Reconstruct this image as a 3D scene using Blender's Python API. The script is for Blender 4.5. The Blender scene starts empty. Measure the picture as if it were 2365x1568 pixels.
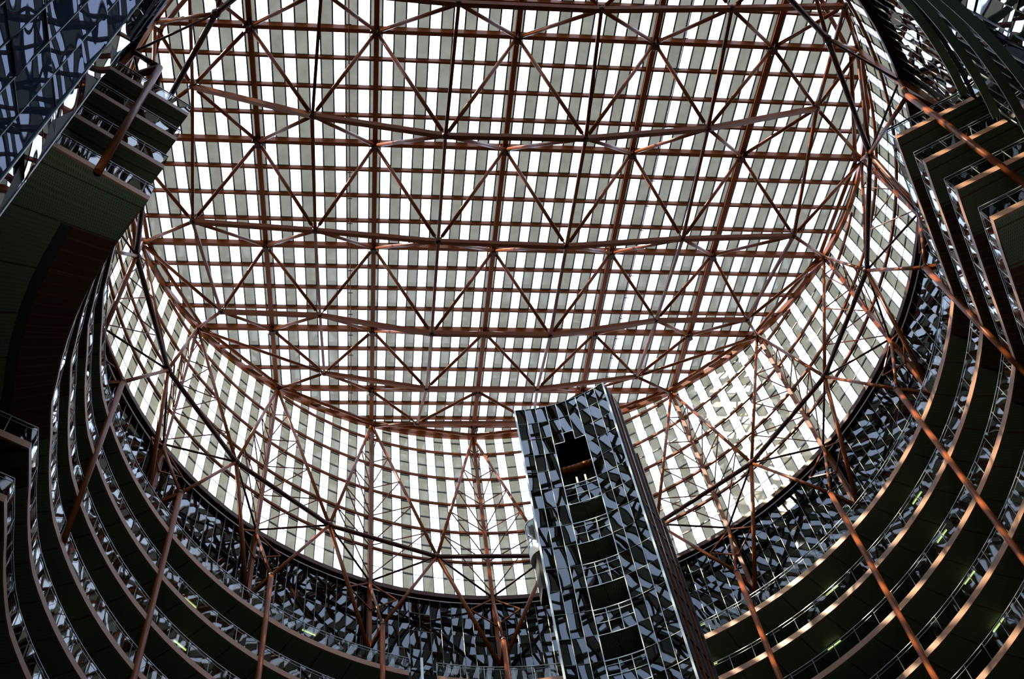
import bpy, math, random
from math import sin, cos, radians as rd, pi, sqrt, atan2, hypot
from mathutils import Vector, Matrix
random.seed(7)
scene = bpy.context.scene
COL = scene.collection

# ------------------------------------------------------------------ camera
RV = Vector((-0.4745, 0.1069, -0.0395))
F_PX = 2867.71
def make_camera():
    cam = bpy.data.cameras.new('camera'); o = bpy.data.objects.new('camera', cam); COL.objects.link(o)
    cam.sensor_fit = 'HORIZONTAL'; cam.sensor_width = 36.0; cam.lens = F_PX / 2365.0 * 36.0
    cam.clip_start = 0.1; cam.clip_end = 500
    RM = ((0.99363197, 0.01310833, 0.11190929), (-0.06283902, 0.88887241, 0.45382495), (-0.0935242, -0.45796725, 0.88403576))
    # columns: image right, image down, forward
    m = Matrix(((RM[0][0], -RM[0][1], -RM[0][2], -8.3647), (RM[1][0], -RM[1][1], -RM[1][2], -29.70),
                (RM[2][0], -RM[2][1], -RM[2][2], 1.6), (0, 0, 0, 1)))
    o.matrix_world = m
    scene.camera = o
make_camera()

# ------------------------------------------------------------------ world, sun, exposure
w = bpy.data.worlds.new('sky'); scene.world = w; w.use_nodes = True
nt = w.node_tree; nt.nodes.clear()
bg = nt.nodes.new('ShaderNodeBackground'); out = nt.nodes.new('ShaderNodeOutputWorld')
tc = nt.nodes.new('ShaderNodeTexCoord'); sep = nt.nodes.new('ShaderNodeSeparateXYZ'); ramp = nt.nodes.new('ShaderNodeValToRGB')
nt.links.new(tc.outputs['Generated'], sep.inputs[0]); nt.links.new(sep.outputs['Z'], ramp.inputs[0])
ramp.color_ramp.elements[0].position = 0.0; ramp.color_ramp.elements[0].color = (0.70, 0.79, 0.95, 1)
ramp.color_ramp.elements[1].position = 0.9; ramp.color_ramp.elements[1].color = (0.60, 0.71, 0.95, 1)
nt.links.new(ramp.outputs[0], bg.inputs['Color']); nt.links.new(bg.outputs[0], out.inputs[0])
bg.inputs['Strength'].default_value = 6.5
sun_d = bpy.data.lights.new('sun', 'SUN'); sun_d.energy = 20.0; sun_d.angle = rd(0.6); sun_d.color = (1.0, 0.86, 0.66)
sun = bpy.data.objects.new('sun', sun_d); COL.objects.link(sun)
SUN_AZ, SUN_EL = -112.0, 52.0
to_sun = Vector((sin(rd(SUN_AZ)) * cos(rd(SUN_EL)), cos(rd(SUN_AZ)) * cos(rd(SUN_EL)), sin(rd(SUN_EL))))
sun.rotation_euler = to_sun.to_track_quat('Z', 'Y').to_euler(); sun.location = to_sun * 150
scene.view_settings.view_transform = 'Standard'; scene.view_settings.look = 'None'
scene.view_settings.gamma = 1.0; scene.view_settings.use_curve_mapping = False
scene.view_settings.exposure = 0.0
scene.cycles.max_bounces = 8; scene.cycles.diffuse_bounces = 4; scene.cycles.glossy_bounces = 4
scene.cycles.transmission_bounces = 4; scene.cycles.transparent_max_bounces = 16

# ------------------------------------------------------------------ dimensions
R = 24.4
Z0, SL = 79.99, 0.3781
ALPHA = math.atan(SL)
RN = Vector((0, -sin(ALPHA), cos(ALPHA)))          # roof normal
def zr(y): return Z0 + SL * y
def rp(x, y, d=0.0): return Vector((x, y, zr(y))) + RN * d
def pol(az, r, z): return Vector((r * sin(rd(az)), r * cos(rd(az)), z))
ZB = 68.42                                          # drum base
H = 3.55
def lev(i): return 57.35 - H * i                    # soffit height of balcony level i

# ------------------------------------------------------------------ materials
MATS = {}
def newmat(name):
    m = bpy.data.materials.new(name); m.use_nodes = True; m.node_tree.nodes.clear(); MATS[name] = m
    return m, m.node_tree
def N(t, k): return t.nodes.new('ShaderNode' + k)
def paint(name, col, rough=0.45, metal=0.0, var=0.12, scale=1.5, spec=0.5):
    m, t = newmat(name); o = N(t, 'OutputMaterial'); b = N(t, 'BsdfPrincipled')
    g = N(t, 'NewGeometry'); n = N(t, 'TexNoise'); n.inputs['Scale'].default_value = scale; n.inputs['Detail'].default_value = 3
    mx = N(t, 'MixRGB'); mx.inputs[1].default_value = (*[c * (1 - var) for c in col], 1); mx.inputs[2].default_value = (*[min(1, c * (1 + var)) for c in col], 1)
    t.links.new(g.outputs['Position'], n.inputs['Vector']); t.links.new(n.outputs['Fac'], mx.inputs[0]); t.links.new(mx.outputs[0], b.inputs['Base Color'])
    b.inputs['Roughness'].default_value = rough; b.inputs['Metallic'].default_value = metal; b.inputs['Specular IOR Level'].default_value = spec
    t.links.new(b.outputs[0], o.inputs[0]); return m
STEEL = paint('red_brown_steel', (0.125, 0.031, 0.006), 0.32, var=0.2, spec=0.07)
STEELD = paint('dark_red_brown_steel', (0.045, 0.011, 0.004), 0.45, spec=0.15)
COPPER = paint('copper_fascia', (0.27, 0.142, 0.082), 0.45, var=0.06, spec=0.2)
ALU = paint('aluminium_trim', (0.34, 0.38, 0.37), 0.35, metal=0.5, var=0.04)
GREYM = paint('dull_grey_trim', (0.07, 0.085, 0.08), 0.4, metal=0.3, var=0.04)
DARKF = paint('dark_frame', (0.030, 0.036, 0.032), 0.5)
GREENB = paint('green_painted_metal', (0.10, 0.135, 0.085), 0.5)
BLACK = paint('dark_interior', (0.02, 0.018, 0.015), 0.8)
WALLM = paint('dark_wall', (0.05, 0.045, 0.04), 0.8)
RAILM = paint('dull_railing_metal', (0.17, 0.19, 0.18), 0.35, metal=0.3, var=0.04)
CREAM = paint('pale_panel', (0.62, 0.66, 0.62), 0.5)
FLOORM = paint('stone_floor', (0.14, 0.11, 0.09), 0.6, var=0.2, scale=0.3)

def clear_glass():
    m, t = newmat('clear_glass'); o = N(t, 'OutputMaterial'); tr = N(t, 'BsdfTransparent'); gl = N(t, 'BsdfGlossy'); mx = N(t, 'MixShader')
    tr.inputs[0].default_value = (0.93, 0.95, 0.95, 1); gl.inputs['Roughness'].default_value = 0.02; mx.inputs[0].default_value = 0.05
    t.links.new(tr.outputs[0], mx.inputs[1]); t.links.new(gl.outputs[0], mx.inputs[2]); t.links.new(mx.outputs[0], o.inputs[0]); return m
CLEAR = clear_glass()
def frosted(name, col, dif):
    m, t = newmat(name); o = N(t, 'OutputMaterial'); tr = N(t, 'BsdfTransparent'); tl = N(t, 'BsdfTranslucent'); df = N(t, 'BsdfDiffuse')
    ad = N(t, 'MixShader'); ad2 = N(t, 'MixShader'); g = N(t, 'NewGeometry'); n = N(t, 'TexNoise'); n.inputs['Scale'].default_value = 0.9; n.inputs['Detail'].default_value = 5
    mp = N(t, 'MapRange'); mp.inputs[1].default_value = 0.3; mp.inputs[2].default_value = 0.7; mp.inputs[3].default_value = 0.8; mp.inputs[4].default_value = 1.15
    mc = N(t, 'MixRGB'); mc.blend_type = 'MULTIPLY'; mc.inputs[0].default_value = 1; mc.inputs[1].default_value = (*col, 1)
    t.links.new(g.outputs['Position'], n.inputs['Vector']); t.links.new(n.outputs['Fac'], mp.inputs[0]); t.links.new(mp.outputs[0], mc.inputs[2]); t.links.new(mc.outputs[0], tr.inputs[0])
    tl.inputs[0].default_value = (*dif, 1); df.inputs[0].default_value = (0.5, 0.5, 0.42, 1)
    ad.inputs[0].default_value = 0.10; t.links.new(tr.outputs[0], ad.inputs[1]); t.links.new(tl.outputs[0], ad.inputs[2])
    gl = N(t, 'BsdfGlossy'); gl.inputs['Roughness'].default_value = 0.12
    ad2.inputs[0].default_value = 0.04; t.links.new(ad.outputs[0], ad2.inputs[1]); t.links.new(gl.outputs[0], ad2.inputs[2])
    t.links.new(ad2.outputs[0], o.inputs[0]); return m
FROST = frosted('frosted_glass', (0.070, 0.062, 0.043), (0.05, 0.047, 0.036))
TINT = frosted('tinted_entrance_glass', (0.13, 0.14, 0.15), (0.02, 0.02, 0.02))
FROSTD = frosted('frosted_drum_glass', (0.088, 0.076, 0.046), (0.09, 0.082, 0.055))

def mirror_glass(name, col, ior, bump_d, bump_s):
    m, t = newmat(name); o = N(t, 'OutputMaterial'); b = N(t, 'BsdfPrincipled')
    b.inputs['Base Color'].default_value = (*col, 1); b.inputs['Roughness'].default_value = 0.015; b.inputs['IOR'].default_value = ior; b.inputs['Specular Tint'].default_value = (0.72, 0.83, 1.0, 1)
    g = N(t, 'NewGeometry'); n = N(t, 'TexNoise'); n.inputs['Scale'].default_value = bump_s; n.inputs['Detail'].default_value = 0.0
    bp = N(t, 'Bump'); bp.inputs['Strength'].default_value = 1.0; bp.inputs['Distance'].default_value = bump_d
    t.links.new(g.outputs['Position'], n.inputs['Vector']); t.links.new(n.outputs['Fac'], bp.inputs['Height']); t.links.new(bp.outputs[0], b.inputs['Normal'])
    t.links.new(b.outputs[0], o.inputs[0]); return m
MIRR = mirror_glass('dark_reflective_glass', (0.0015, 0.002, 0.0015), 1.38, 0.016, 0.50)
def coated(name, dif, ref, bump_d, bump_s):
    m, t = newmat(name); o = N(t, 'OutputMaterial'); d = N(t, 'BsdfDiffuse'); gl = N(t, 'BsdfGlossy'); ad = N(t, 'AddShader')
    d.inputs[0].default_value = (*dif, 1); gl.inputs[0].default_value = (*ref, 1); gl.inputs['Roughness'].default_value = 0.01
    g = N(t, 'NewGeometry'); n = N(t, 'TexNoise'); n.inputs['Scale'].default_value = bump_s; n.inputs['Detail'].default_value = 0.0
    bp = N(t, 'Bump'); bp.inputs['Strength'].default_value = 1.0; bp.inputs['Distance'].default_value = bump_d
    t.links.new(g.outputs['Position'], n.inputs['Vector']); t.links.new(n.outputs['Fac'], bp.inputs['Height']); t.links.new(bp.outputs[0], gl.inputs['Normal'])
    t.links.new(d.outputs[0], ad.inputs[0]); t.links.new(gl.outputs[0], ad.inputs[1]); t.links.new(ad.outputs[0], o.inputs[0]); return m
MIRB = coated('blue_coated_glass', (0.014, 0.026, 0.045), (0.045, 0.048, 0.06), 0.05, 0.35)
MIRC = coated('bright_coated_glass', (0.004, 0.006, 0.008), (0.30, 0.30, 0.30), 0.05, 0.35)

def rail_glass():
    m, t = newmat('railing_glass'); o = N(t, 'OutputMaterial'); tr = N(t, 'BsdfTransparent'); gl = N(t, 'BsdfGlossy'); mx = N(t, 'MixShader'); fr = N(t, 'Fresnel')
    fr.inputs[0].default_value = 1.38; tr.inputs[0].default_value = (0.35, 0.38, 0.36, 1); gl.inputs['Roughness'].default_value = 0.02
    g = N(t, 'NewGeometry'); n = N(t, 'TexNoise'); n.inputs['Scale'].default_value = 0.9; n.inputs['Detail'].default_value = 0.0
    bp = N(t, 'Bump'); bp.inputs['Distance'].default_value = 0.006
    t.links.new(g.outputs['Position'], n.inputs['Vector']); t.links.new(n.outputs['Fac'], bp.inputs['Height']); t.links.new(bp.outputs[0], gl.inputs['Normal'])
    t.links.new(fr.outputs[0], mx.inputs[0]); t.links.new(tr.outputs[0], mx.inputs[1]); t.links.new(gl.outputs[0], mx.inputs[2]); t.links.new(mx.outputs[0], o.inputs[0]); return m
RAILG = rail_glass()

def soffit_mat(name, c1, c2, joint, kind):
    m, t = newmat(name); o = N(t, 'OutputMaterial'); b = N(t, 'BsdfPrincipled'); uv = N(t, 'UVMap'); s = N(t, 'SeparateXYZ')
    t.links.new(uv.outputs[0], s.inputs[0])
    def M(op, a, bb=None):
        n = N(t, 'Math'); n.operation = op
        for i, v in enumerate((a, bb)):
            if v is None: continue
            if isinstance(v, (int, float)): n.inputs[i].default_value = v
            else: t.links.new(v, n.inputs[i])
        return n.outputs[0]
    if kind == 'dimple':                      # u in degrees, v in metres
        d1 = M('SINE', M('MULTIPLY', s.outputs[0], 2 * pi / 0.8)); d2 = M('SINE', M('MULTIPLY', s.outputs[1], 2 * pi / 0.30))
        d = M('GREATER_THAN', M('MULTIPLY', d1, d2), 0.35)
        j = M('LESS_THAN', M('FRACT', M('DIVIDE', s.outputs[0], 5.0)), 0.035)
    else:                                      # slats running radially
        d = M('LESS_THAN', M('FRACT', M('DIVIDE', s.outputs[0], 1.25)), 0.12)
        j = M('LESS_THAN', M('FRACT', M('DIVIDE', s.outputs[0], 7.2)), 0.01)
    mx = N(t, 'MixRGB'); mx.inputs[1].default_value = (*c1, 1); mx.inputs[2].default_value = (*c2, 1); t.links.new(d, mx.inputs[0])
    mj = N(t, 'MixRGB'); mj.inputs[2].default_value = (*joint, 1); t.links.new(mx.outputs[0], mj.inputs[1]); t.links.new(j, mj.inputs[0])
    t.links.new(mj.outputs[0], b.inputs['Base Color']); b.inputs['Roughness'].default_value = 0.5
    t.links.new(b.outputs[0], o.inputs[0]); return m
SOFF = soffit_mat('green_dimpled_soffit', (0.135, 0.155, 0.085), (0.06, 0.07, 0.036), (0.07, 0.026, 0.012), 'dimple')
SLAT = soffit_mat('brown_slatted_soffit', (0.065, 0.024, 0.012), (0.12, 0.05, 0.028), (0.2, 0.09, 0.05), 'slat')
def emis(name, col, st):
    m, t = newmat(name); o = N(t, 'OutputMaterial'); e = N(t, 'Emission'); e.inputs[0].default_value = (*col, 1); e.inputs[1].default_value = st
    t.links.new(e.outputs[0], o.inputs[0]); return m
TUBE = emis('fluorescent_tube', (0.80, 1.0, 0.35), 2.2)
TUBEW = emis('warm_fluorescent_tube', (1.0, 0.95, 0.6), 1.3)

# ------------------------------------------------------------------ helpers
def world_loc(o):
    v = Vector(o.location)
    while o.parent: o = o.parent; v += o.location
    return v
class MB:
    def __init__(s): s.v = []; s.f = []; s.uv = []
    def quad(s, a, b, c, d, uv=None):
        i = len(s.v); s.v += [Vector(a), Vector(b), Vector(c), Vector(d)]; s.f.append((i, i + 1, i + 2, i + 3)); s.uv += uv or [(0, 0)] * 4
        return s
    def poly(s, pts):
        i = len(s.v); s.v += [Vector(p) for p in pts]; s.f.append(tuple(range(i, i + len(pts)))); s.uv += [(0, 0)] * len(pts); return s
    def beam(s, a, b, w, h, up=(0, 0, 1)):
        a, b = Vector(a), Vector(b); d = (b - a).normalized(); up = Vector(up)
        x = d.cross(up)
        if x.length < 1e-4: x = d.cross(Vector((1, 0, 0)))
        x.normalize(); y = x.cross(d).normalized(); x = x * w / 2; y = y * h / 2
        i = len(s.v)
        for p in (a, b):
            s.v += [p - x - y, p + x - y, p + x + y, p - x + y]
        for q in ((0, 1, 2, 3), (7, 6, 5, 4), (0, 4, 5, 1), (1, 5, 6, 2), (2, 6, 7, 3), (3, 7, 4, 0)):
            s.f.append(tuple(i + k for k in q)); s.uv += [(0, 0)] * 4
        return s
    def ibeam(s, a, b, w, h, up, t=0.04):
        a, b = Vector(a), Vector(b); u = Vector(up).normalized()
        s.beam(a + u * (h / 2 - t / 2), b + u * (h / 2 - t / 2), w, t, u); s.beam(a - u * (h / 2 - t / 2), b - u * (h / 2 - t / 2), w, t, u); s.beam(a, b, t * 1.2, h - 2 * t, u)
        return s
    def tube(s, a, b, r, n=10, r2=None):
        a, b = Vector(a), Vector(b); d = (b - a).normalized(); x = d.orthogonal().normalized(); y = d.cross(x); r2 = r if r2 is None else r2
        i = len(s.v)
        for p, rr in ((a, r), (b, r2)):
            for k in range(n):
                t = 2 * pi * k / n; s.v.append(p + x * (cos(t) * rr) + y * (sin(t) * rr))
        for k in range(n):
            s.f.append((i + k, i + (k + 1) % n, i + n + (k + 1) % n, i + n + k)); s.uv += [(0, 0)] * 4
        s.f.append(tuple(i + k for k in reversed(range(n)))); s.uv += [(0, 0)] * n
        s.f.append(tuple(i + n + k for k in range(n))); s.uv += [(0, 0)] * n
        return s
    def ring(s, pts, w, h, closed=False, up=(0, 0, 1)):        # swept box along a polyline
        n = len(pts); pts = [Vector(p) for p in pts]; i = len(s.v); up = Vector(up)
        for k in range(n):
            p0 = pts[k - 1] if (k > 0 or closed) else pts[k]; p1 = pts[(k + 1) % n] if (k < n - 1 or closed) else pts[k]
            d = (p1 - p0).normalized(); x = d.cross(up).normalized(); y = x.cross(d).normalized()
            a = 1.0
            if (k > 0 and k < n - 1) or closed:
                d0 = (pts[k] - p0).normalized(); c = max(0.5, d.dot(d0)); a = 1 / c
            x = x * (w / 2 * a); y = y * h / 2; p = pts[k]
            s.v += [p - x - y, p + x - y, p + x + y, p - x + y]
        m = n if closed else n - 1
        for k in range(m):
            a, b = i + 4 * k, i + 4 * ((k + 1) % n)
            for q in range(4):
                s.f.append((a + q, b + q, b + (q + 1) % 4, a + (q + 1) % 4)); s.uv += [(0, 0)] * 4
        if not closed:
            s.f.append((i, i + 1, i + 2, i + 3)); e = i + 4 * (n - 1); s.f.append((e + 3, e + 2, e + 1, e)); s.uv += [(0, 0)] * 8
        return s
    def sphere(s, c, r, n=8):
        c = Vector(c); rings = []
        for j in range(1, n // 2):
            th = pi * j / (n // 2); rings.append([c + Vector((r * sin(th) * cos(2 * pi * k / n), r * sin(th) * sin(2 * pi * k / n), r * cos(th))) for k in range(n)])
        i = len(s.v); s.v += [c + Vector((0, 0, r))] + [p for g in rings for p in g] + [c - Vector((0, 0, r))]; m = len(rings)
        for k in range(n):
            k2 = (k + 1) % n
            s.f.append((i, i + 1 + k, i + 1 + k2)); s.uv += [(0, 0)] * 3
            for j in range(m - 1):
                a = i + 1 + j * n; s.f.append((a + k, a + n + k, a + n + k2, a + k2)); s.uv += [(0, 0)] * 4
            a = i + 1 + (m - 1) * n; s.f.append((a + k, i + 1 + m * n, a + k2)); s.uv += [(0, 0)] * 3
        return s
    def build(s, name, mat, parent=None, smooth=False):
        if not s.v: return None
        if parent is None:
            c = sum(s.v, Vector()) / len(s.v)
        else: c = None
        off = c if parent is None else world_loc(parent)
        me = bpy.data.meshes.new(name); me.from_pydata([tuple(v - off) for v in s.v], [], s.f)
        if any(u != (0, 0) for u in s.uv):
            l = me.uv_layers.new(name='UVMap')
            flat = []
            for u in s.uv: flat += [u[0], u[1]]
            l.data.foreach_set('uv', flat)
        me.materials.append(mat)
        if smooth: me.polygons.foreach_set('use_smooth', [len(p.vertices) == 4 for p in me.polygons])
        me.update(); o = bpy.data.objects.new(name, me); COL.objects.link(o)
        if parent is None: o.location = c
        else: o.parent = parent
        return o
def tag(o, label=None, cat=None, group=None, kind=None):
    if label: o['label'] = label
    if cat: o['category'] = cat
    if group: o['group'] = group
    if kind: o['kind'] = kind
    return o
def root(name, loc, label=None, cat=None, group=None, kind=None):
    o = bpy.data.objects.new(name, None); COL.objects.link(o); o.location = loc; o.empty_display_size = 0.5
    return tag(o, label, cat, group, kind)
ORD = ['first', 'second', 'third', 'fourth', 'fifth', 'sixth', 'seventh', 'eighth', 'ninth', 'tenth', 'eleventh', 'twelfth', 'thirteenth', 'fourteenth', 'fifteenth', 'sixteenth', 'seventeenth', 'eighteenth', 'nineteenth', 'twentieth',
       'twenty-first', 'twenty-second', 'twenty-third', 'twenty-fourth', 'twenty-fifth', 'twenty-sixth']
def side_phrase(k, word):
    """k: position round the drum, 0 straight ahead, negative to the left"""
    if k == 0: return f'{word} straight behind the left edge of the elevator tower'
    sd = 'left' if k < 0 else 'right'
    return f'{ORD[int(abs(k)) - 1] if float(k).is_integer() else ORD[int(abs(k))]} {word} to the {sd} of the far middle'

# ------------------------------------------------------------------ the shell: ground, walls, ceiling ring
m = MB(); m.quad((-60, -70, 0), (60, -70, 0), (60, 45, 0), (-60, 45, 0)); tag(m.build('floor', FLOORM), 'pale stone atrium floor far below the balconies', 'floor', kind='structure')
def arc_wall(r, a0, a1, z0, z1, step=5):
    m = MB(); n = max(1, round((a1 - a0) / step))
    for i in range(n):
        a, b = a0 + (a1 - a0) * i / n, a0 + (a1 - a0) * (i + 1) / n
        m.quad(pol(a, r, z0), pol(b, r, z0), pol(b, r, z1), pol(a, r, z1))
    return m
tag(arc_wall(26.0, -95, 95, 0, lev(0)).build('wall_back', WALLM), 'dark office wall behind the balcony rings', 'wall', kind='structure')
m = arc_wall(34.5, 95, 140, 0, 68); m.quad(pol(95, 26, 0), pol(95, 34.5, 0), pol(95, 34.5, 68), pol(95, 26, 68)); tag(m.build('wall_right', WALLM), 'dark wall outside the right balcony wing', 'wall', kind='structure')
m = arc_wall(34.5, -140, -95, 0, 68); m.quad(pol(-95, 26, 0), pol(-95, 34.5, 0), pol(-95, 34.5, 68), pol(-95, 26, 68)); tag(m.build('wall_left', WALLM), 'dark wall outside the left balcony wing', 'wall', kind='structure')
m = MB()
for i in range(58):
    a, b = -145 + 5 * i, -140 + 5 * i
    m.quad(pol(a, 24.6, ZB + .1), pol(b, 24.6, ZB + .1), pol(b, 36, ZB + .1), pol(a, 36, ZB + .1))
    m.quad(pol(a, 24.8, ZB + .5), pol(b, 24.8, ZB + .5), pol(b, 36, ZB + .5), pol(a, 36, ZB + .5))
tag(m.build('ceiling', BLACK), 'dark roof deck ring around the foot of the drum', 'ceiling', kind='structure')

# curtain walls of dark reflective panels, every panel with its own slight tilt
def panel_wall(fn, us, vs, jit, glass, frame, name, label, cat='wall', kind='structure', fw=0.035, hw=0.025, rootloc=None, proud=0.03, skip=None, framemat2=None):
    g, fv, fh = MB(), MB(), MB()
    for i in range(len(us) - 1):
        for j in range(len(vs) - 1):
            if skip and skip(i, j): continue
            P = [fn(us[i], vs[j]), fn(us[i + 1], vs[j]), fn(us[i + 1], vs[j + 1]), fn(us[i], vs[j + 1])]
            n = (P[1] - P[0]).cross(P[3] - P[0]).normalized(); w_ = (P[1] - P[0]).length; h_ = (P[3] - P[0]).length
            a, b = random.gauss(0, jit) * w_ / 2, random.gauss(0, jit) * h_ / 2
            g.quad(P[0] + n * (-a - b), P[1] + n * (a - b), P[2] + n * (a + b), P[3] + n * (-a + b))
    n0 = (fn(us[1], vs[0]) - fn(us[0], vs[0])).cross(fn(us[0], vs[1]) - fn(us[0], vs[0])).normalized()
    for i in range(len(us)):
        for j in range(len(vs) - 1):
            if skip and skip(min(i, len(us) - 2), j) and skip(max(0, i - 1), j): continue
            fv.beam(fn(us[i], vs[j]), fn(us[i], vs[j + 1]), fw, fw * 1.6, n0)
    for j in range(len(vs)):
        for i in range(len(us) - 1):
            if skip and skip(i, min(j, len(vs) - 2)) and skip(i, max(0, j - 1)): continue
            fh.beam(fn(us[i], vs[j]), fn(us[i + 1], vs[j]), hw, hw, (0, 0, 1))
    r_ = root(name, rootloc or fn(us[0], vs[0]), label, cat, kind=kind)
    g.build('glass_panels', glass, r_); fv.build('mullion', frame, r_); fh.build('transom', framemat2 or frame, r_)
    return r_
vs = [lev(0) + 0.45 + i * 1.775 for i in range(6)] + [ZB - .25]
panel_wall(lambda u, v: pol(u, 24.75, v), [-140 + i * 20 / 12 for i in range(169)], vs, 0.014, MIRR, GREYM, 'wall_drum', 'tall dark reflective glass wall between drum base and topmost balcony', fw=0.03, hw=0.012, rootloc=(0, 24, 57.5), framemat2=DARKF)
for sgn, nm in ((1, 'right'), (-1, 'left')):
    us = [97 + i * 20 / 12 for i in range(18)]; us_b = [125.4 + i * 20 / 12 for i in range(9)]
    vs2 = [lev(3) + i * 1.775 for i in range(7)]
    panel_wall(lambda u, v: pol(sgn * u, 30.5, v), us, vs2, 0.045, MIRR, GREYM, 'wall_upper_' + nm, f'dark reflective glass wall behind the upper {nm} balcony wing', fw=0.04, rootloc=(sgn * 24, -8, 46))
    panel_wall(lambda u, v: pol(sgn * u, 24.9, v), us_b, vs2, 0.03, MIRC, GREYM, 'wall_bay_' + nm, f'reflective glass wall right behind the {nm} curved slab edges', fw=0.04, rootloc=(sgn * 20, -15, 46))
    # mirror clad office tower beside the entrance
    ys = [-19.3 - 0.90 * i for i in range(30)]; zs = [-0.35 + H * i for i in range(20)]
    us3 = list(range(len(ys)))
    def fwall(u, v, s=sgn): return Vector((s * 16.9, ys[int(u)], v))
    panel_wall(fwall, us3, zs, 0.016, MIRB if sgn < 0 else MIRC, DARKF, 'wall_entrance_' + nm, f'blue mirror glass wall of the office block on the {nm} of the entrance', fw=0.03, hw=0.025, rootloc=(sgn * 16.9, -30, 0))
    a, b = Vector((sgn * 16.9, -19.3, 0)), Vector((sgn * 17.02, -18.45, 0)); nseg = 2
    panel_wall(lambda u, v: a.lerp(b, u / 1) + Vector((0, 0, v)), [0, 1], zs, 0.03, MIRC, GREYM, 'wall_corner_' + nm, f'narrow mirror glass corner strip of the {nm} office block', fw=0.06, hw=0.02, rootloc=(sgn * 16.9, -19.3, 0))
    a2, b2 = Vector((sgn * 17.1, -18.45, 0)), Vector((sgn * 22.5, -21.5, 0))
    panel_wall(lambda u, v: a2.lerp(b2, u / 6) + Vector((0, 0, v)), list(range(7)), [lev(3) - .3 + 1.775 * q for q in range(13)], 0.05, MIRC, DARKF, 'wall_return_' + nm, f'reflective glass return wall beside the {nm} office block corner', fw=0.05, hw=0.03, rootloc=(sgn * 17.1, -18.45, 46))
    m = MB(); m.quad((sgn * 17.4, -18.4, 0), (sgn * 34, -18.4, 0), (sgn * 34, -18.4, lev(3) - 4), (sgn * 17.4, -18.4, lev(3) - 4))
    m.quad((sgn * 17.0, -46, 0), (sgn * 17.0, -18.5, 0), (sgn * 17.0, -18.5, ZB), (sgn * 17.0, -46, ZB));
    tag(m.build('wall_block_' + nm, WALLM), f'dark back wall of the {nm} office block', 'wall', kind='structure')

# sloping entrance glazing in front (above and behind the viewer)
r_ = root('window_3', (0, -40, 0), 'sloping glass entrance front of the atrium', 'window', kind='structure')
g, f = MB(), MB()
prof = [(-21.5, ZB), (-26, 67.6), (-31, 63), (-36, 54), (-40.5, 40), (-43.5, 20), (-45.5, 0)]
for i in range(len(prof) - 1):
    (ya, za), (yb, zb_) = prof[i], prof[i + 1]
    for j in range(12):
        xa, xb = -16.9 + j * 33.8 / 12, -16.9 + (j + 1) * 33.8 / 12
        g.quad((xa, ya, za), (xb, ya, za), (xb, yb, zb_), (xa, yb, zb_))
        f.beam((xa, ya, za), (xa, yb, zb_), .14, .3, (0, 1, .3))
    n = max(2, int(hypot(yb - ya, zb_ - za) / 2.5))
    for q in range(n): f.beam((-16.9, ya + (yb - ya) * q / n, za + (zb_ - za) * q / n), (16.9, ya + (yb - ya) * q / n, za + (zb_ - za) * q / n), .14, .22)
g.build('tinted_glazing', TINT, r_); f.build('mullion', STEEL, r_)

# ------------------------------------------------------------------ skylight roof glazing
rows_R = [1.0, .9397, .911, .8385, .766, .6773, .5887, .5, .4184, .3368, .2552, .1736, .0868, 0]
rows_R = rows_R + [-v for v in reversed(rows_R[:-1])]
rows_y = [v * R for v in rows_R]; rows_y[0] = 24.75; rows_y[-1] = -24.75
def colx():
    xs = []; c = [sin(rd(a)) * R for a in (-40, -20, 0, 20, 40)]; n = [10, 12, 12, 10]
    strips = []
    for i in range(4):
        pch = (c[i + 1] - c[i]) / n[i]
        b = [c[i]] + [c[i] + (k + .5) * pch for k in range(n[i])] + [c[i + 1]]
        for k in range(len(b) - 1): strips.append((b[k], b[k + 1], k % 2))
    pch = (c[1] - c[0]) / 10; x = c[-1]; k = 0; e = []
    while x < 24.75:
        x1 = x + (pch / 2 if k == 0 else pch); e.append((x, min(x1, 24.75), k % 2)); x = x1; k += 1
    return [(-b, -a, t) for a, b, t in reversed(e)] + strips + e
STR = colx(); RG = 24.72
def clip(poly, r, n=72):
    for i in range(n):
        a = 2 * pi * (i + .5) / n; nx, ny = cos(a), sin(a); q = []
        for j in range(len(poly)):
            p0, p1 = poly[j], poly[(j + 1) % len(poly)]; d0, d1 = p0[0] * nx + p0[1] * ny - r, p1[0] * nx + p1[1] * ny - r
            if d0 <= 0: q.append(p0)
            if (d0 < 0) != (d1 < 0) and d0 != d1:
                t = d0 / (d0 - d1); q.append((p0[0] + (p1[0] - p0[0]) * t, p0[1] + (p1[1] - p0[1]) * t))
        poly = q
        if len(poly) < 3: return None
    return poly
r_ = root('window_1', rp(0, 0), 'sloping round skylight of alternating clear and frosted panes', 'window', kind='structure')
gc, gf, mu, tr_ = MB(), MB(), MB(), MB()
for x0, x1, t in STR:
    for j in range(len(rows_y) - 1):
        y1, y0 = rows_y[j], rows_y[j + 1]
        p = clip([(x0, y0), (x1, y0), (x1, y1), (x0, y1)], RG)
        if p: (gc if t else gf).poly([rp(x, y, .34) for x, y in p])
    if abs(x0) < RG:
        ym = sqrt(RG * RG - x0 * x0); mu.beam(rp(x0, -ym, .29), rp(x0, ym, .29), .085, .12, RN)
for y in rows_y[1:-1]:
    xm = sqrt(RG * RG - y * y)
    tr_.beam(rp(-xm, y + .04, .27), rp(xm, y + .04, .27), .17, .12, RN)
gc.build('clear_glazing', CLEAR, r_); gf.build('frosted_glazing', FROST, r_); mu.build('mullion', DARKF, r_); tr_.build('transom', DARKF, r_)

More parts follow.
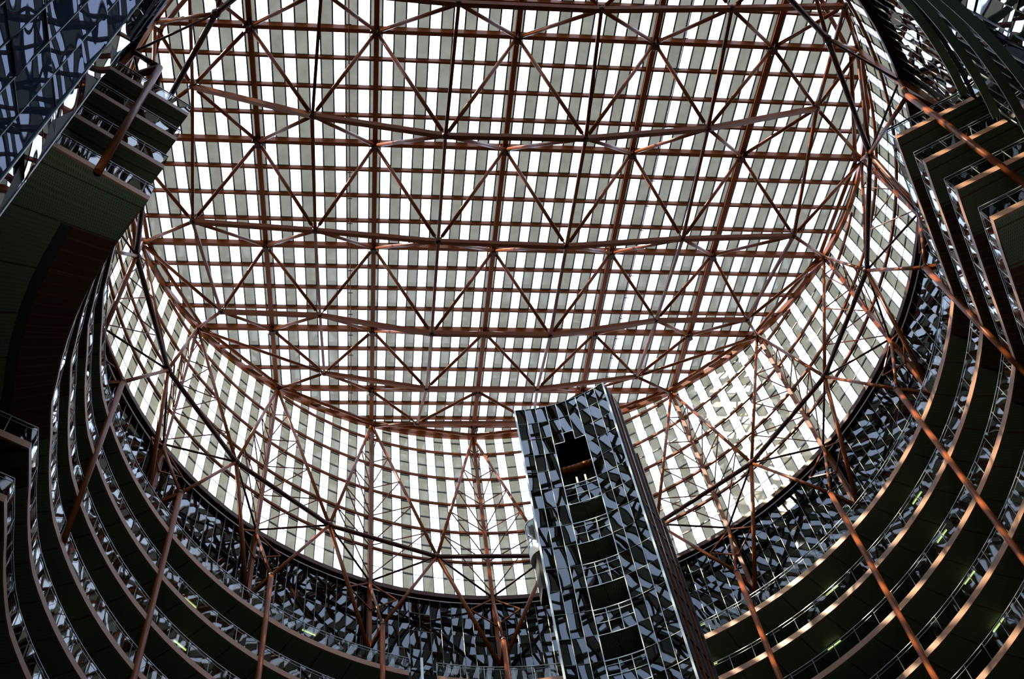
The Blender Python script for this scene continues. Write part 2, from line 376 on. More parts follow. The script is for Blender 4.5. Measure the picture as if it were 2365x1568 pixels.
# ------------------------------------------------------------------ drum glazing (vertical glass cylinder)
r_ = root('window_2', (0, 0, ZB), 'tall curved glass drum wall of alternating clear and frosted panes', 'window', kind='structure')
gc, gf, mu, tr_, tk = MB(), MB(), MB(), MB(), MB()
RD = 24.72
GZ = [ZB + .15, 72.35, 75.9, 79.4, 82.95, 86.6]
BO = 20 / 12
for i in range(216):
    a0, a1 = (i - .5) * BO, (i + .5) * BO
    t = i % 2                                     # odd strips are clear
    p0, p1 = pol(a0, RD, 0), pol(a1, RD, 0); zt0, zt1 = zr(p0.y) + .35, zr(p1.y) + .35
    zz = []
    for j in range(len(GZ)): zz += [GZ[j], GZ[j] + (1.9 if j else 2.1)]
    zz.append(200)
    for j in range(len(zz) - 1):
        zb0, ztp = zz[j], zz[j + 1]
        if zb0 >= max(zt0, zt1): break
        (gc if t else gf).quad(Vector((p0.x, p0.y, min(zb0, zt0))), Vector((p1.x, p1.y, min(zb0, zt1))), Vector((p1.x, p1.y, min(ztp, zt1))), Vector((p0.x, p0.y, min(ztp, zt0))))
        if ztp < min(zt0, zt1):
            q0, q1 = pol(a0, RD - .03, ztp), pol(a1, RD - .03, ztp)
            if t == 0: tk.beam(q0, q1, .06, .13)
            else: tr_.beam(q0, q1, .03, .035)
    mu.beam(Vector((p0.x, p0.y, ZB)), Vector((p0.x, p0.y, zt0)), .05, .07, (p0.x, p0.y, 0))
gc.build('clear_glazing', CLEAR, r_); gf.build('frosted_glazing', FROSTD, r_); mu.build('mullion', DARKF, r_); tr_.build('thin_transom', DARKF, r_); tk.build('transom', DARKF, r_)

# ------------------------------------------------------------------ roof beams and purlins
names_y = {1: 'nearest the high far rim', 2: 'second from the high far rim', 3: 'third from the high far rim', 4: 'fourth from the high far rim', 5: 'fifth from the high far rim', 6: 'sixth from the high far rim', 7: 'seventh, at the low near end', 8: 'last, at the low near rim'}
for k in range(1, 9):
    y = R * cos(rd(20 * k)); x = R * sin(rd(20 * k))
    tag(MB().beam(rp(-x, y, .02), rp(x, y, .02), .28, .40, RN).build('roof_beam', STEEL), f'heavy red-brown cross beam of the skylight, {names_y[k]}', 'beam', 'heavy cross beams of the skylight')
cn = {-2: 'left outermost', -1: 'left inner', 0: 'middle', 1: 'right inner', 2: 'right outermost'}
for k in range(-2, 3):
    x = R * sin(rd(20 * k)); y = R * cos(rd(20 * k))
    tag(MB().beam(rp(x, -y, -.02), rp(x, y, -.02), .31, .34, RN).build('roof_girder', STEEL), f'heavy brown girder running up the skylight slope, {cn[k]} of five', 'beam', 'girders running up the skylight slope')
HV = [cos(rd(20 * k)) for k in range(0, 10)]
pi_ = 0
for v in rows_R[1:-1]:
    if min(abs(v - h) for h in HV) < .002 : continue
    y = v * R; x = sqrt(R * R - y * y)
    if v > 0.93 and False: continue
    above = max(k for k in range(0, 10) if HV[k] > v)
    idx = sum(1 for q in rows_R[1:-1] if HV[above] - .002 > q >= v - 1e-6 and min(abs(q - h) for h in HV) >= .002)
    nm = 'high far rim' if above == 0 else f'{ORD[above - 1]} heavy skylight cross beam from the far rim'
    tag(MB().beam(rp(-x, y, .10), rp(x, y, .10), .15, .24, RN).build('purlin', STEEL), f'slender brown purlin, {ORD[idx - 1]} below the {nm}', 'purlin', 'purlins of the skylight')
    pi_ += 1

# rim of the skylight
circ = lambda r, n, f: [f(r * sin(2 * pi * i / n), r * cos(2 * pi * i / n)) for i in range(n)]
m = MB(); m.ring(circ(24.45, 90, lambda x, y: rp(x, y, .05)), .30, .42, closed=True, up=RN)
o = tag(m.build('rim_beam', STEEL), 'curved red-brown beam ringing the edge of the round skylight', 'beam')
r_ = root('rim_truss', rp(0, 24.0, -1), 'faceted tube frame following just inside the skylight rim', 'truss')
for k in range(18):
    a, b = pol(20 * k, 23.9, 0), pol(20 * k + 20, 23.9, 0)
    MB().tube(rp(a.x, a.y, -.25), rp(b.x, b.y, -.25), .14).build('chord', STEEL, r_, True)

# drum girts and base ring
for j, z in enumerate(GZ[1:]):
    m = MB(); seg = []
    for i in range(181):
        az = -180 + 2 * i; p = pol(az, 24.48, z)
        if zr(p.y) > z + .3: seg.append(p)
        else:
            if len(seg) > 2: m.ring(seg, .16, .2)
            seg = []
    if len(seg) > 2: m.ring(seg, .16, .2)
    tag(m.build('drum_girt', STEEL), f'thin curved red-brown girt around the glass drum, {ORD[j]} above its base', 'beam', 'horizontal girts of the drum')
m = MB(); m.ring(circ(24.5, 120, lambda x, y: Vector((x, y, ZB - .05))), .34, .40, closed=True)
tag(m.build('drum_base_beam', STEELD), 'dark red-brown ring beam at the foot of the glass drum', 'beam')

# ------------------------------------------------------------------ sagging space trusses below the skylight
def top(k, j): return rp(R * sin(rd(20 * k)), R * cos(rd(20 * j)), -.18)          # girder k, cross beam j
def rim(j): return rp(R * sin(rd(20 * j)), R * cos(rd(20 * j)), -.18)
S = sin(rd(20)), sin(rd(40))
TR = {  # row between cross beams: (y/R, {half index: (x/R, depth)})
 0: (-.633, {-2.5: (-.76, 2.0), -1.5: (-.464, 4.0), -.5: (-.165, 5.8), .5: (.150, 5.8), 1.5: (.464, 4.0), 2.5: (.76, 2.0)}, 6, 7),
 1: (-.337, {-2.5: (-.789, .84), -1.5: (-.488, 5.9), -.5: (-.183, 8.8), .5: (.142, 8.5), 1.5: (.458, 5.85), 2.5: (.797, .8)}, 5, 6),
 2: (0, {-2.5: (-.800, 5.1), -1.5: (-.490, 6.1), -.5: (-.180, 7.45), .5: (.146, 7.75), 1.5: (.464, 6.1), 2.5: (.777, 5.15)}, 4, 5),
 3: (.337, {-2.5: (-.763, 4.05), -1.5: (-.489, 4.4), -.5: (-.180, 6.95), .5: (.150, 6.95), 1.5: (.472, 4.4), 2.5: (.746, 4.05)}, 3, 4),
 4: (.633, {-1.5: (-.487, 2.2), -.5: (-.178, 4.4), .5: (.160, 4.3), 1.5: (.484, 2.25)}, 2, 3),
 5: (.853, {-.5: (-.196, 2.5), .5: (.180, 2.3)}, 1, 2)}
BN = {}
for r, (yy, d, ja, jb) in TR.items():
    for k, (xx, dd) in d.items(): BN[(r, k)] = Vector((xx * R, yy * R, zr(yy * R) - dd))
def strut(m, a, b, r, trim_a=.45, trim_b=.35):
    a, b = Vector(a), Vector(b); d = (b - a).normalized(); a2, b2 = a + d * trim_a, b - d * trim_b
    m.tube(a2, b2, r); m.beam(a + d * .05, a2, .05, .12, RN); m.beam(b2, b - d * .05, .05, .12, RN)
TL = ['along the top edge of the photo', 'with the deepest sag, second from the low end', 'under the widest part of the skylight', 'third from the high far rim', 'second from the high far rim', 'shortest, tucked under the high far rim']
for r, (yy, d, ja, jb) in TR.items():
    ks = sorted(d)
    rt = root('roof_truss', Vector((0, yy * R, zr(yy * R) - 3)), f'sagging brown tube truss, {TL[r]}', 'truss', 'sagging trusses below the skylight')
    for a, b in zip(ks[:-1], ks[1:]):
        MB().beam(BN[(r, a)], BN[(r, b)], .28, .28, RN).build('bottom_chord', STEEL, rt)
    for k in ks:
        p = BN[(r, k)]
        ends = []
        for kk in (int(k - .5), int(k + .5)):
            for j in (ja, jb):
                if abs(kk) <= 2 and abs(kk) <= j and abs(kk) <= 9 - abs(j - 0) + 9: 
                    if abs(R * sin(rd(20 * kk))) <= abs(R * sin(rd(20 * j))) + .01: ends.append(top(kk, j))
        if abs(k) == 2.5 or (r == 4 and abs(k) == 1.5) :
            s_ = 1 if k > 0 else -1
            for j in (ja, jb): ends.append(rim(s_ * j))
        for e in ends:
            m = MB(); strut(m, p, e, .12); m.build('diagonal', STEEL, rt, True)
        MB().sphere(p, .24).build('node', STEELD, rt, True)
tie_names = {-2.5: 'left outermost', -1.5: 'left middle', -.5: 'left inner', .5: 'right inner', 1.5: 'right middle', 2.5: 'right outermost'}
for k in (-2.5, -1.5, -.5, .5, 1.5, 2.5):
    rt = root('tie_rod', BN[(1, k)], f'thin red-brown tie linking the truss bottoms up the slope, {tie_names[k]} of six', 'tie', 'ties between the truss bottoms')
    rs = sorted(r for r in TR if (r, k) in BN)
    for a, b in zip(rs[:-1], rs[1:]): MB().beam(BN[(a, k)], BN[(b, k)], .19, .19, RN).build('rod', STEEL, rt)
# gusset plates where girders and cross beams meet
for k in range(-2, 3):
    for j in range(abs(k) + 1 if k else 1, 9 - abs(k)):
        p = top(k, j) ; m = MB()
        for a in (34, -34, 90):
            d = Vector((cos(rd(a)), sin(rd(a)) * cos(ALPHA), sin(rd(a)) * sin(ALPHA)))
            m.beam(p - d * .42 - RN * .1, p + d * .42 - RN * .1, .05, .34, RN)
        m.tube(p + RN * .1, p - RN * .42, .24, 8)
        xn = cn[k].replace('outermost', 'outer')
        tag(m.build('gusset_node', STEELD), f'dark gusset where the {xn} girder meets the {ORD[j - 1]} cross beam from the far rim', 'steel joint', 'gussets of the skylight grid')

# ------------------------------------------------------------------ columns, inner ring, V braces (18-fold)
RI, ZI = 22.0, 69.44
RC, ZC = 21.95, 61.3
ZP = 61.6
def base(k): return pol(20 * k, R - .05, ZB)
def pier(k): return pol(20 * k, R - .15, ZP)
def colt(k): return pol(20 * k, RC, ZC)
def inner(k): return pol(20 * k, RI, ZI)
def rimn(k):
    p = pol(20 * k, R - .1, 0); p.z = zr(p.y) - .2; return p
rt = root('inner_ring', (0, 22, ZI), 'heavy dark polygon ring of tubes hung inside the foot of the drum', 'ring beam')
for k in range(18):
    a, b = inner(k - .5), inner(k + .5)
    m = MB(); m.tube(a, b, .16, 12); m.build('chord', STEELD, rt, True)
    MB().sphere(a, .28).build('node', STEELD, rt, True)
def pos_words(k):
    a = abs(k); s_ = 'left' if k < 0 else 'right'
    if k == 0: return "at the drum's bottom middle"
    if k == 9: return "opposite the drum's bottom middle"
    return f"{ORD[a - 1]} {s_} of the drum's bottom middle"
for k in range(-8, 10):
    rt = root('drum_column', base(k), f'brown steel column carrying the glass drum, {pos_words(k)}', 'column', 'columns carrying the drum', 'thing')
    zt = rimn(k)
    MB().beam(base(k), Vector((base(k).x, base(k).y, zt.z)), .26, .26, base(k)).build('upper_post', STEEL, rt)
    if abs(k) <= 5:
        MB().beam(base(k), pier(k), .24, .3, base(k)).build('lower_post', STEEL, rt)
        MB().beam(pier(k) - Vector((0, 0, .1)), colt(k) - Vector((0, 0, .1)), .2, .34).build('arm', STEEL, rt)
        MB().tube(base(k) - Vector((0, 0, .3)), colt(k), .12, 10, .09).build('inclined_post', STEEL, rt, True)
        MB().sphere(colt(k), .21).build('joint', STEELD, rt, True)
        zb = 0 if (abs(k) <= 3 or k == 4) else 47.2
        top_ = colt(k); 
        MB().tube(top_, Vector((top_.x, top_.y, zb)), .165, 12).build('shaft', STEEL, rt, True)
        # small brackets under the base ring
        for s_ in (-1, 1):
            MB().beam(base(k) - Vector((0, 0, .2)), pol(20 * k + s_ * 4, R - .6, ZB - 2.0), .10, .10).build('bracket', STEEL, rt)
            MB().beam(pol(20 * k + s_ * 4, R - .6, ZB - 2.0), pol(20 * k, R - .3, ZB - 3.2), .08, .08).build('bracket', STEEL, rt)
    elif abs(k) == 6:
        s_ = 1 if k > 0 else -1; q = Vector((s_ * 18.6, -13.3, 61.4))
        MB().tube(base(k), q, .15, 10).build('inclined_post', STEEL, rt, True)
        MB().tube(q, Vector((q.x, q.y, lev(3))), .17, 12).build('shaft', STEEL, rt, True)
        MB().beam(base(k), pol(20 * k, 24.6, 62), .24, .3, base(k)).build('lower_post', STEEL, rt)
        MB().beam(q, pol(20 * k, 24.6, 61.6), .3, .4).build('arm', STEEL, rt)
for k2 in range(-9, 9):
    k = k2 + .5; p = inner(k)
    a = abs(k2) if k2 < 0 else k2 + 1; s_ = 'left' if k < 0 else 'right'
    rt = root('brace_cluster', p, f"slender brown braces spreading from the inner ring, {ORD[a - 1]} {s_} of the drum's bottom middle", 'brace', 'brace clusters round the inner ring')
    lo, hi = k2, k2 + 1
    for kk in (lo, hi):
        q = rimn(kk); m = MB(); strut(m, p, q, .12, .4, .4); m.build('diagonal', STEEL, rt, True)
        if abs(kk) <= 6:
            m = MB(); m.tube(p, base(kk), .075); m.build('base_strut', STEELD, rt, True)
        # ladder bars between the V strut and the drum column
        cz = rimn(kk); c0 = base(kk); prev = None
        for z in GZ[1:]:
            if z < cz.z - 1.2 and abs(kk) < 6:
                t = (z - p.z) / (q.z - p.z)
                if t <= 0: continue
                sp = p.lerp(q, t); cp = Vector((c0.x, c0.y, z))
                MB().tube(sp, cp, .045, 6).build('ladder_bar', STEEL, rt)
                if prev is not None or True: MB().tube(sp, Vector((c0.x, c0.y, z - 3.4)), .045, 6).build('ladder_bar', STEEL, rt)
                prev = sp
    out_, in_ = (hi, lo) if k > 0 else (lo, hi)
    if abs(out_) <= 5: MB().tube(p, colt(out_), .11, 10).build('lower_brace', STEEL, rt, True)
    if abs(in_) <= 5: MB().tube(p, pier(in_) - Vector((0, 0, .2)), .14, 10).build('lower_brace', STEEL, rt, True)
    if abs(k) == 5.5:
        s2 = 1 if k > 0 else -1; MB().tube(p, Vector((s2 * 18.6, -13.3, 61.4)), .13, 10).build('lower_brace', STEEL, rt, True)

# ------------------------------------------------------------------ balconies
E0, E1, E2 = (21.6, -4.0), (16.8, -12.2), (20.2, -14.3)
def edge(i):
    """inner edge points (x,y) with azimuth tag, left to right, for level i"""
    pts = []
    az = -99.0
    while az <= 99.01:
        r = 22.0 - .42 * max(0.0, min(1.0, (-84.0 - az) / 11.0)); pts.append((r * sin(rd(az)), r * cos(rd(az)), az)); az += 2.25
    if i <= 3:
        def chord(s_):
            q = []
            for t in [n / 8 for n in range(0, 9)]:
                x, y = E0[0] + (E1[0] - E0[0]) * t, E0[1] + (E1[1] - E0[1]) * t; q.append((s_ * x, y, s_ * (101 + 25 * t)))
            return q
        left = [(-16.85, -12.2), (-17.5, -11.4), (-18.15, -10.5), (-18.85, -9.4), (-19.45, -8.4), (-19.95, -7.4), (-20.4, -6.3), (-20.75, -5.3), (-21.0, -4.4)]
        left = [(x, y, -126 + 25 * n / 8) for n, (x, y) in enumerate(left)]
        pts = left + pts + chord(1)
    return pts
LN = ['topmost', 'second-highest', 'third-highest', 'fourth-highest', 'fifth-highest', 'sixth-highest', 'seventh-highest', 'eighth-highest']
for i in range(8):
    z = lev(i); e = edge(i)
    rt = root('balcony', (0, 22, z), f'{LN[i]} long curved balcony with copper fascia and green soffit', 'balcony', 'stacked curved balconies')
    sf, slL, slR, dk = MB(), MB(), MB(), MB()
    def outer(p, wide):
        x, y, a = p
        if abs(a) <= 94: return Vector((x, y, 0)).normalized() * 26.0
        s_ = 1 if a > 0 else -1
        t = min(1, (abs(a) - 94) / 32)
        far = Vector((s_ * 26.6, 0, 0)).lerp(Vector((s_ * (27.5 if wide else 21.6), -18.4 if wide else -15.2, 0)), t)
        if wide: 
            b0 = Vector((s_ * 33.5, 2.0, 0)); far = b0.lerp(Vector((s_ * 27.5, -18.6, 0)), t)
        return far
    wide = (i == 3)
    for a, b in zip(e[:-1], e[1:]):
        if -15.2 < (a[2] + b[2]) / 2 < -13: continue
        A, B = Vector((a[0], a[1], 0)), Vector((b[0], b[1], 0)); OA, OB = outer(a, wide), outer(b, wide)
        mid = abs((a[2] + b[2]) / 2); zone = 0 if mid < 94.5 else (1 if mid < 119.5 else 2)
        def strip(mb, f0, f1):
            P = [A + (OA - A).normalized() * f0, B + (OB - B).normalized() * f0, B + (OB - B).normalized() * min(f1, (OB - B).length), A + (OA - A).normalized() * min(f1, (OA - A).length)]
            for q in P: q.z = z
            mb.quad(*P, uv=[(a[2], f0), (b[2], f0), (b[2], f1), (a[2], f1)])
        if zone == 1: strip(slL if a[2] < 0 else slR, 0, 1.65); strip(dk, 1.65, 2.1); strip(sf, 2.1, 40)
        else: strip(sf, 0, 40)
        P = [A.copy(), B.copy(), OB.copy(), OA.copy()]
        for q in P: q.z = z + .48
        dk.quad(*P)
    sf.build('soffit', SOFF, rt)
    for sl in (slL, slR):
        if sl.v: tag(sl.build('slatted_soffit', SLAT, rt), 'brown slatted soffit strip')
    dk.build('deck', BLACK, rt)
    # fascia segments, broken at the gap beside the elevator bridge
    segs = [[p for p in e if p[2] < -14.5], [p for p in e if p[2] > -13]]
    for q, s in enumerate(segs):
        pts = [Vector((p[0], p[1], z + .24)) for p in s]
        if i <= 3:
            x = (-1 if q == 0 else 1); ext = Vector((x * (20.2 if i != 3 else 27.0), -14.3 if i != 3 else -18.5, z + .24))
            pts = ([ext] + pts) if q == 0 else (pts + [ext])
        else:
            ex = Vector((s[0][0], s[0][1], 0)) if q == 0 else Vector((s[-1][0], s[-1][1], 0)); ex2 = ex + Vector((ex.x * .9, -2.2 * 5, 0)).normalized() * 4.0; ex2.z = z + .24
            pts = ([ex2] + pts) if q == 0 else (pts + [ex2])
        MB().ring(pts, .10, .40).build('fascia', COPPER, rt)
        # railing
        if q == 0: rl = root('railing', (0, 22, z + .5), f'glass railing with slim grey rails on the {LN[i]} curved balcony', 'railing', 'balcony railings')
        inn = [Vector((p.x, p.y, 0)) for p in pts]
        def off(zz, d=0.0): return [Vector((p.x, p.y, 0)) * 1.0 + Vector((0, 0, zz)) for p in inn]
        MB().ring(off(z + 1.58), .05, .045).build('top_rail', RAILM, rl)
        MB().ring(off(z + 1.36), .022, .022).build('lower_rail', RAILM, rl)
        g = MB()
        for a, b in zip(inn[:-1], inn[1:]):
            n = max(1, round((b - a).length / 1.44))
            for t in range(n):
                pa, pb = a.lerp(b, t / n), a.lerp(b, (t + 1) / n); j1, j2 = random.gauss(0, .012), random.gauss(0, .012)
                nn = Vector((pa.x, pa.y, 0)).normalized()
                g.quad(pa + nn * j1 + Vector((0, 0, z + .5)), pb + nn * j2 + Vector((0, 0, z + .5)), pb - nn * j1 + Vector((0, 0, z + 1.52)), pa - nn * j2 + Vector((0, 0, z + 1.52)))
        g.build('glass_panels', RAILG, rl)
        # posts, about every 1.45 m
        acc = 0.0; proto = None
        for a, b in zip(inn[:-1], inn[1:]):
            L = (b - a).length; t = 0.0
            while acc <= L - 1e-6:
                p = a.lerp(b, acc / L)
                if proto is None:
                    proto = MB().beam(Vector((0, 0, z + .42)), Vector((0, 0, z + 1.56)), .03, .035, (1, 0, 0)).build('post', RAILM, rl)
                    base_me = proto.data; proto.location = Vector((p.x, p.y, 0)); pr = proto
                else:
                    c = proto.copy(); COL.objects.link(c); c.parent = rl; c.location = Vector((p.x, p.y, 0))
                acc += 1.45
            acc -= L
# end post beside the gap of the topmost balcony
m = MB(); p = pol(-13.6, 22.0, 0)
m.beam((p.x, p.y, 52), (p.x, p.y, lev(0) + 1.75), .16, .16); tag(m.build('bridge_post', ALU), 'thick pale metal post standing in the gap of the topmost balcony', 'post')

# curved green slab edges at the upper right (and their twins on the left)
for i in range(4):
    z = lev(i) + .1
    m = MB(); 
    for ra, rb in ((24.22, 24.60),):
        pts = [pol(126.5 + 1.5 * q, (ra + rb) / 2 + .012 * q, z) for q in range(17)]; m.ring(pts, rb - ra, .14)
    o = m.build('slab_edge', GREENB); tag(o, f'curved grey-green slab edge sweeping up at the upper right, {LN[i]}', 'slab edge', 'curved slab edges at the upper right')

# ceiling tubes glimpsed through the railings
LT = [(-69, 0), (-69, 1), (-69, 2), (-69, 3), (-69.5, -1), (-49, -1), (-49.6, 0), (-49.8, 1), (-30, -1), (30.4, -1), (30.2, 0), (47.7, 1), (50.9, 0), (68.9, 1), (69, 0), (68.6, 3), (68.9, 2), (96.8, 0), (100.3, 0), (89.5, 1), (88, 0), (96, 1)]
for a, i in LT:
    zz = (57.25 if i >= 0 else 60.75) - H * max(i, 0); r = 23.85
    c = pol(a, r, zz); d = Vector((cos(rd(a)), -sin(rd(a)), 0)) * .45
    lv = 'above the topmost balcony' if i < 0 else f'under the {LN[i]} balcony'; lq = {88: 'below its pair', 96: 'lower of two', 96.8: 'upper of two'}.get(a, '')
    sd = 'left' if a < 0 else 'right'; pw = {30: 'nearest the tower', 50: 'midway round', 70: 'toward the outer side', 89: 'on the outer side', 97: 'near the bridge', 101: 'at the outermost end'}[min((30, 50, 70, 89, 97, 101), key=lambda q: abs(q - abs(a)))]
    rt = root('fluorescent_light', c, f'lit yellow-green tube {lv}, {sd} side, {pw}', 'light', 'fluorescent tubes of the balconies')
    MB().beam(c - d + Vector((0, 0, .04)), c + d + Vector((0, 0, .04)), .14, .05).build('housing', ALU, rt)
    MB().tube(c - d - Vector((0, 0, .03)), c + d - Vector((0, 0, .03)), .04, 8).build('tube', TUBE, rt)
    if i < 0:
        q = pol(a, 24.7, zz + .05); MB().beam(c + Vector((0, 0, .05)), q, .06, .05).build('arm', ALU, rt)

# ------------------------------------------------------------------ elevator tower
RT = 9.25
rt = root('elevator_tower', (3.3, 8.7, 0), 'tall curved elevator tower clad in black reflective glass with open landings', 'tower')
A_ = [3 + 4 * i for i in range(10)]
ztop = 67.72
zs = [ztop, 66.1, 64.3, 63.25, 61.5, 60.2]
z = 58.85
lv_ = []
while z > 2: lv_ += [(z, z - 1.8, z - 3.5)]; z -= H
def tp(a, z, r=RT): return pol(a, r, z)
g, mv, mh = MB(), MB(), MB()
def panel(a0, a1, z0, z1, jit=.02, r=RT):
    P = [tp(a0, z0, r), tp(a1, z0, r), tp(a1, z1, r), tp(a0, z1, r)]; n = Vector((sin(rd((a0 + a1) / 2)), cos(rd((a0 + a1) / 2)), 0))
    a, b = random.gauss(0, jit) * .32, random.gauss(0, jit) * abs(z1 - z0) / 2
    g.quad(P[0] + n * (-a - b), P[1] + n * (a - b), P[2] + n * (a + b), P[3] + n * (-a + b))
zrow = [ztop, 66.05, 64.25] + [62.5 - 1.775 * i for i in range(35)]
zrow = [q for q in zrow if q > 0] + [0]
for i in range(9):
    a0, a1 = A_[i], A_[i + 1]; opening = 15 <= a0 < 27
    if not opening:
        for j in range(len(zrow) - 1): panel(a0, a1, zrow[j + 1], zrow[j])
    else:
        zt_ = 64.25 if a0 == 19 else 63.3
        panel(a0, a1, 66.05, ztop); panel(a0, a1, zt_, 66.05)
        for (zr_, zb_, _) in lv_: panel(a0, a1, zb_, zr_ - .06, .02)
n0 = Vector((sin(rd(21)), cos(rd(21)), 0))
for i, a in enumerate(A_):
    inside = 15 < a < 27
    wv = .11 if a in (3, 39) else (.05 if a in (15, 27) else .03)
    if not inside: mv.beam(tp(a, 0, RT - .02), tp(a, ztop, RT - .02), wv, .06, n0)
    else:
        mv.beam(tp(a, 64.25, RT - .02), tp(a, ztop, RT - .02), wv, .06, n0)
        for (zr_, zb_, _) in lv_: mv.beam(tp(a, zb_, RT - .03), tp(a, zr_, RT - .03), .035, .05, n0)
for i in range(9):
    a0, a1 = A_[i], A_[i + 1]
    if not (15 <= a0 < 27):
        for zq in zrow[1:-1]: mh.beam(tp(a0, zq, RT - .01), tp(a1, zq, RT - .01), .025, .025)
    else: mh.beam(tp(a0, 66.05, RT - .01), tp(a1, 66.05, RT - .01), .025, .025)
    mh.beam(tp(a0, ztop, RT - .01), tp(a1, ztop, RT - .01), .06, .06)
g.build('glass_panels', MIRR, rt); mv.build('mullion', ALU, rt); mh.build('transom', GREYM, rt)
m = MB()
zt = {15: 63.3, 19: 64.25, 23: 63.3}
for a0 in (15, 19, 23):
    m.beam(tp(a0, zt[a0], RT - .02), tp(a0 + 4, zt[a0], RT - .02), .05, .06)
for a in (19, 23): m.beam(tp(a, 63.3, RT - .02), tp(a, 64.25, RT - .02), .05, .05, n0)
tag(m.build('opening_frame', ALU, rt), 'pale stepped frame of the top opening')
# landings: dark recess, floor slab, soffit, side walls
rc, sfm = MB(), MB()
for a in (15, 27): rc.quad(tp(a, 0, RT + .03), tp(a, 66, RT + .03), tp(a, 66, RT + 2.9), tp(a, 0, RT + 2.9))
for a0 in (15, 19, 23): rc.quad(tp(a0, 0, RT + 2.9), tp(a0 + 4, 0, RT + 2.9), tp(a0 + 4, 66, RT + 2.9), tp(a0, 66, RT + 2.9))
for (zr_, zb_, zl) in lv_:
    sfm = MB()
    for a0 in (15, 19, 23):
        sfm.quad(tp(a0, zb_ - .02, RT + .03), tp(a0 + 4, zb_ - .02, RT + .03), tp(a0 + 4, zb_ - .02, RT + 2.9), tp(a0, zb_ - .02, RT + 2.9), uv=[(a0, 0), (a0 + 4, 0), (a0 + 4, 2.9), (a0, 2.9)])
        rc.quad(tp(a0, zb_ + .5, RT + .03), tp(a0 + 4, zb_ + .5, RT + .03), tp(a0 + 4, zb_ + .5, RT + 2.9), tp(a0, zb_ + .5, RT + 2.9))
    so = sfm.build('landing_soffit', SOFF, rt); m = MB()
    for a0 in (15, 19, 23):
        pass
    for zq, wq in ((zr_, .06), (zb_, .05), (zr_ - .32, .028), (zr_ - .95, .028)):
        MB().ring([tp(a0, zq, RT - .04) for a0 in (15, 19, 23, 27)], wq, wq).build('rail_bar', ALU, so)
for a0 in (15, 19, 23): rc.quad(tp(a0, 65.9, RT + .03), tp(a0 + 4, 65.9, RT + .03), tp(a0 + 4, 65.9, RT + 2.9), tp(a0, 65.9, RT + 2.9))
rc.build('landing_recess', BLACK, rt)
m = MB(); 
for k in range(6): m.tube(tp(15.2 + 1.95 * k, 61.25, RT + .55), tp(15.2 + 1.95 * (k + 1), 61.25, RT + .55), .22, 12)
tag(m.build('crossbeam', STEEL, rt, True), 'red-brown tube crossing the top opening')
for a in (19.9, 22.9):
    l = MB(); l.tube(tp(a, 58.95, RT + .35), tp(a, 60.0, RT + .35), .055, 8); o = l.build('lamp', TUBEW, rt); o['label'] = 'upright lit fluorescent tube'
# shell: right side, back, left side, roof
BL, BR = Vector((3.2, 12.0, 0)), pol(39, 10.9, 0)
sh = MB()
P = [tp(3, 0), BL, BR, tp(39, 0)]
for a, b in zip(P[:-1], P[1:]): sh.quad(a, b, b + Vector((0, 0, ztop)), a + Vector((0, 0, ztop)))
sh.poly([tp(a, ztop - .02) for a in A_] + [BR + Vector((0, 0, ztop)), BL + Vector((0, 0, ztop))])
sh.build('shell', BLACK, rt)
for q, (rr, zt_) in enumerate(((9.55, ztop - .2), (10.1, ztop - .4), (10.7, 66.5), (11.25, 62.0), (11.8, 56.0))):
    p = pol(39.3, rr, 0); m = MB(); m.beam((p.x, p.y, 0), (p.x, p.y, zt_), .10, .12, p); m.build('guide_rail', STEEL if q in (1, 3) else BLACK, rt)
    if q > 1: m = MB(); m.quad(pol(39.1, rr - .4, 0), pol(39.1, rr + .2, 0), pol(39.1, rr + .2, zt_), pol(39.1, rr - .4, zt_)); m.build('side_panel', BLACK, rt)
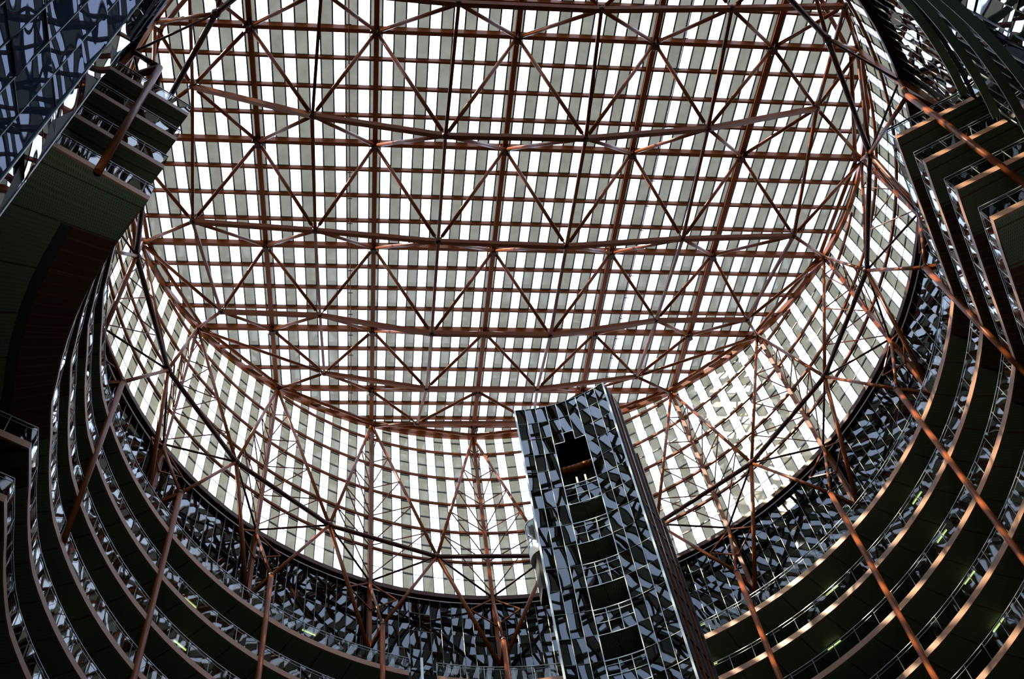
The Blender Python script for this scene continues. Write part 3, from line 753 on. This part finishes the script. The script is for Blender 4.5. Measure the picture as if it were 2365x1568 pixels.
for zz in [2 + 1.775 * i for i in range(31)]: MB().beam(pol(39.3, 9.4, zz), pol(39.3, 11.9, zz), .06, .08).build('guide_tie', STEELD, rt)

# elevator cab riding on the left side of the tower
cc = Vector((1.02, 11.0, 0)); rcab = .78
rt = root('elevator_cab', cc + Vector((0, 0, 51.9)), 'glass elevator cab with pale base on the left side of the tower', 'elevator')
def cabarc(z, n=24, r=rcab): return [cc + Vector((r * cos(2 * pi * k / n), r * sin(2 * pi * k / n), z)) for k in range(n)]
def shell(z0, z1, mat, nm, r=rcab, cap=False):
    m = MB(); a, b = cabarc(z0, r=r), cabarc(z1, r=r)
    for k in range(24): m.quad(a[k], a[(k + 1) % 24], b[(k + 1) % 24], b[k])
    if cap: m.poly(a); m.poly(b)
    return m.build(nm, mat, rt)
shell(55.7, 57.9, CLEAR, 'glass'); shell(54.95, 55.7, CREAM, 'base_panel', cap=True); shell(57.9, 58.15, ALU, 'roof', r=.72, cap=True)
MB().beam(cc + Vector((.1, 0, 51.9)), cc + Vector((.1, 0, 54.9)), 1.25, 1.1, (0, 1, 0)).build('undercarriage', BLACK, rt)
MB().beam(cc + Vector((.5, .1, 52.5)), (2.9, 11.6, 52.5), .3, .3).build('guide_arm', BLACK, rt)
m = MB()
for k in range(0, 24, 4): a = cabarc(55.65)[k]; m.beam(a, a + Vector((0, 0, 2.3)), .05, .05)
m.ring(cabarc(57.9), .07, .07, closed=True); m.build('cab_frame', ALU, rt)

# ------------------------------------------------------------------ sprinkler pipes under the skylight
for x0, nm, n0_, n1_ in ((-.408, 'left', -20, 20), (.414, 'right', -20, 19)):
    x = x0 * R; rt = root('sprinkler_pipe', rp(x, 0, -.5), f'thin brown sprinkler pipe up the {nm} half of the skylight slope', 'pipe')
    MB().tube(rp(x, n0_, -.32), rp(x, n1_, -.32), .035, 8).build('pipe', STEEL, rt, True)
    for q in range(int((n1_ - n0_) / 2.1)):
        y = n0_ + 1 + 2.1 * q; MB().beam(rp(x - .16, y, -.34), rp(x + .16, y, -.34), .04, .05, RN).build('sprinkler_head', STEELD, rt)
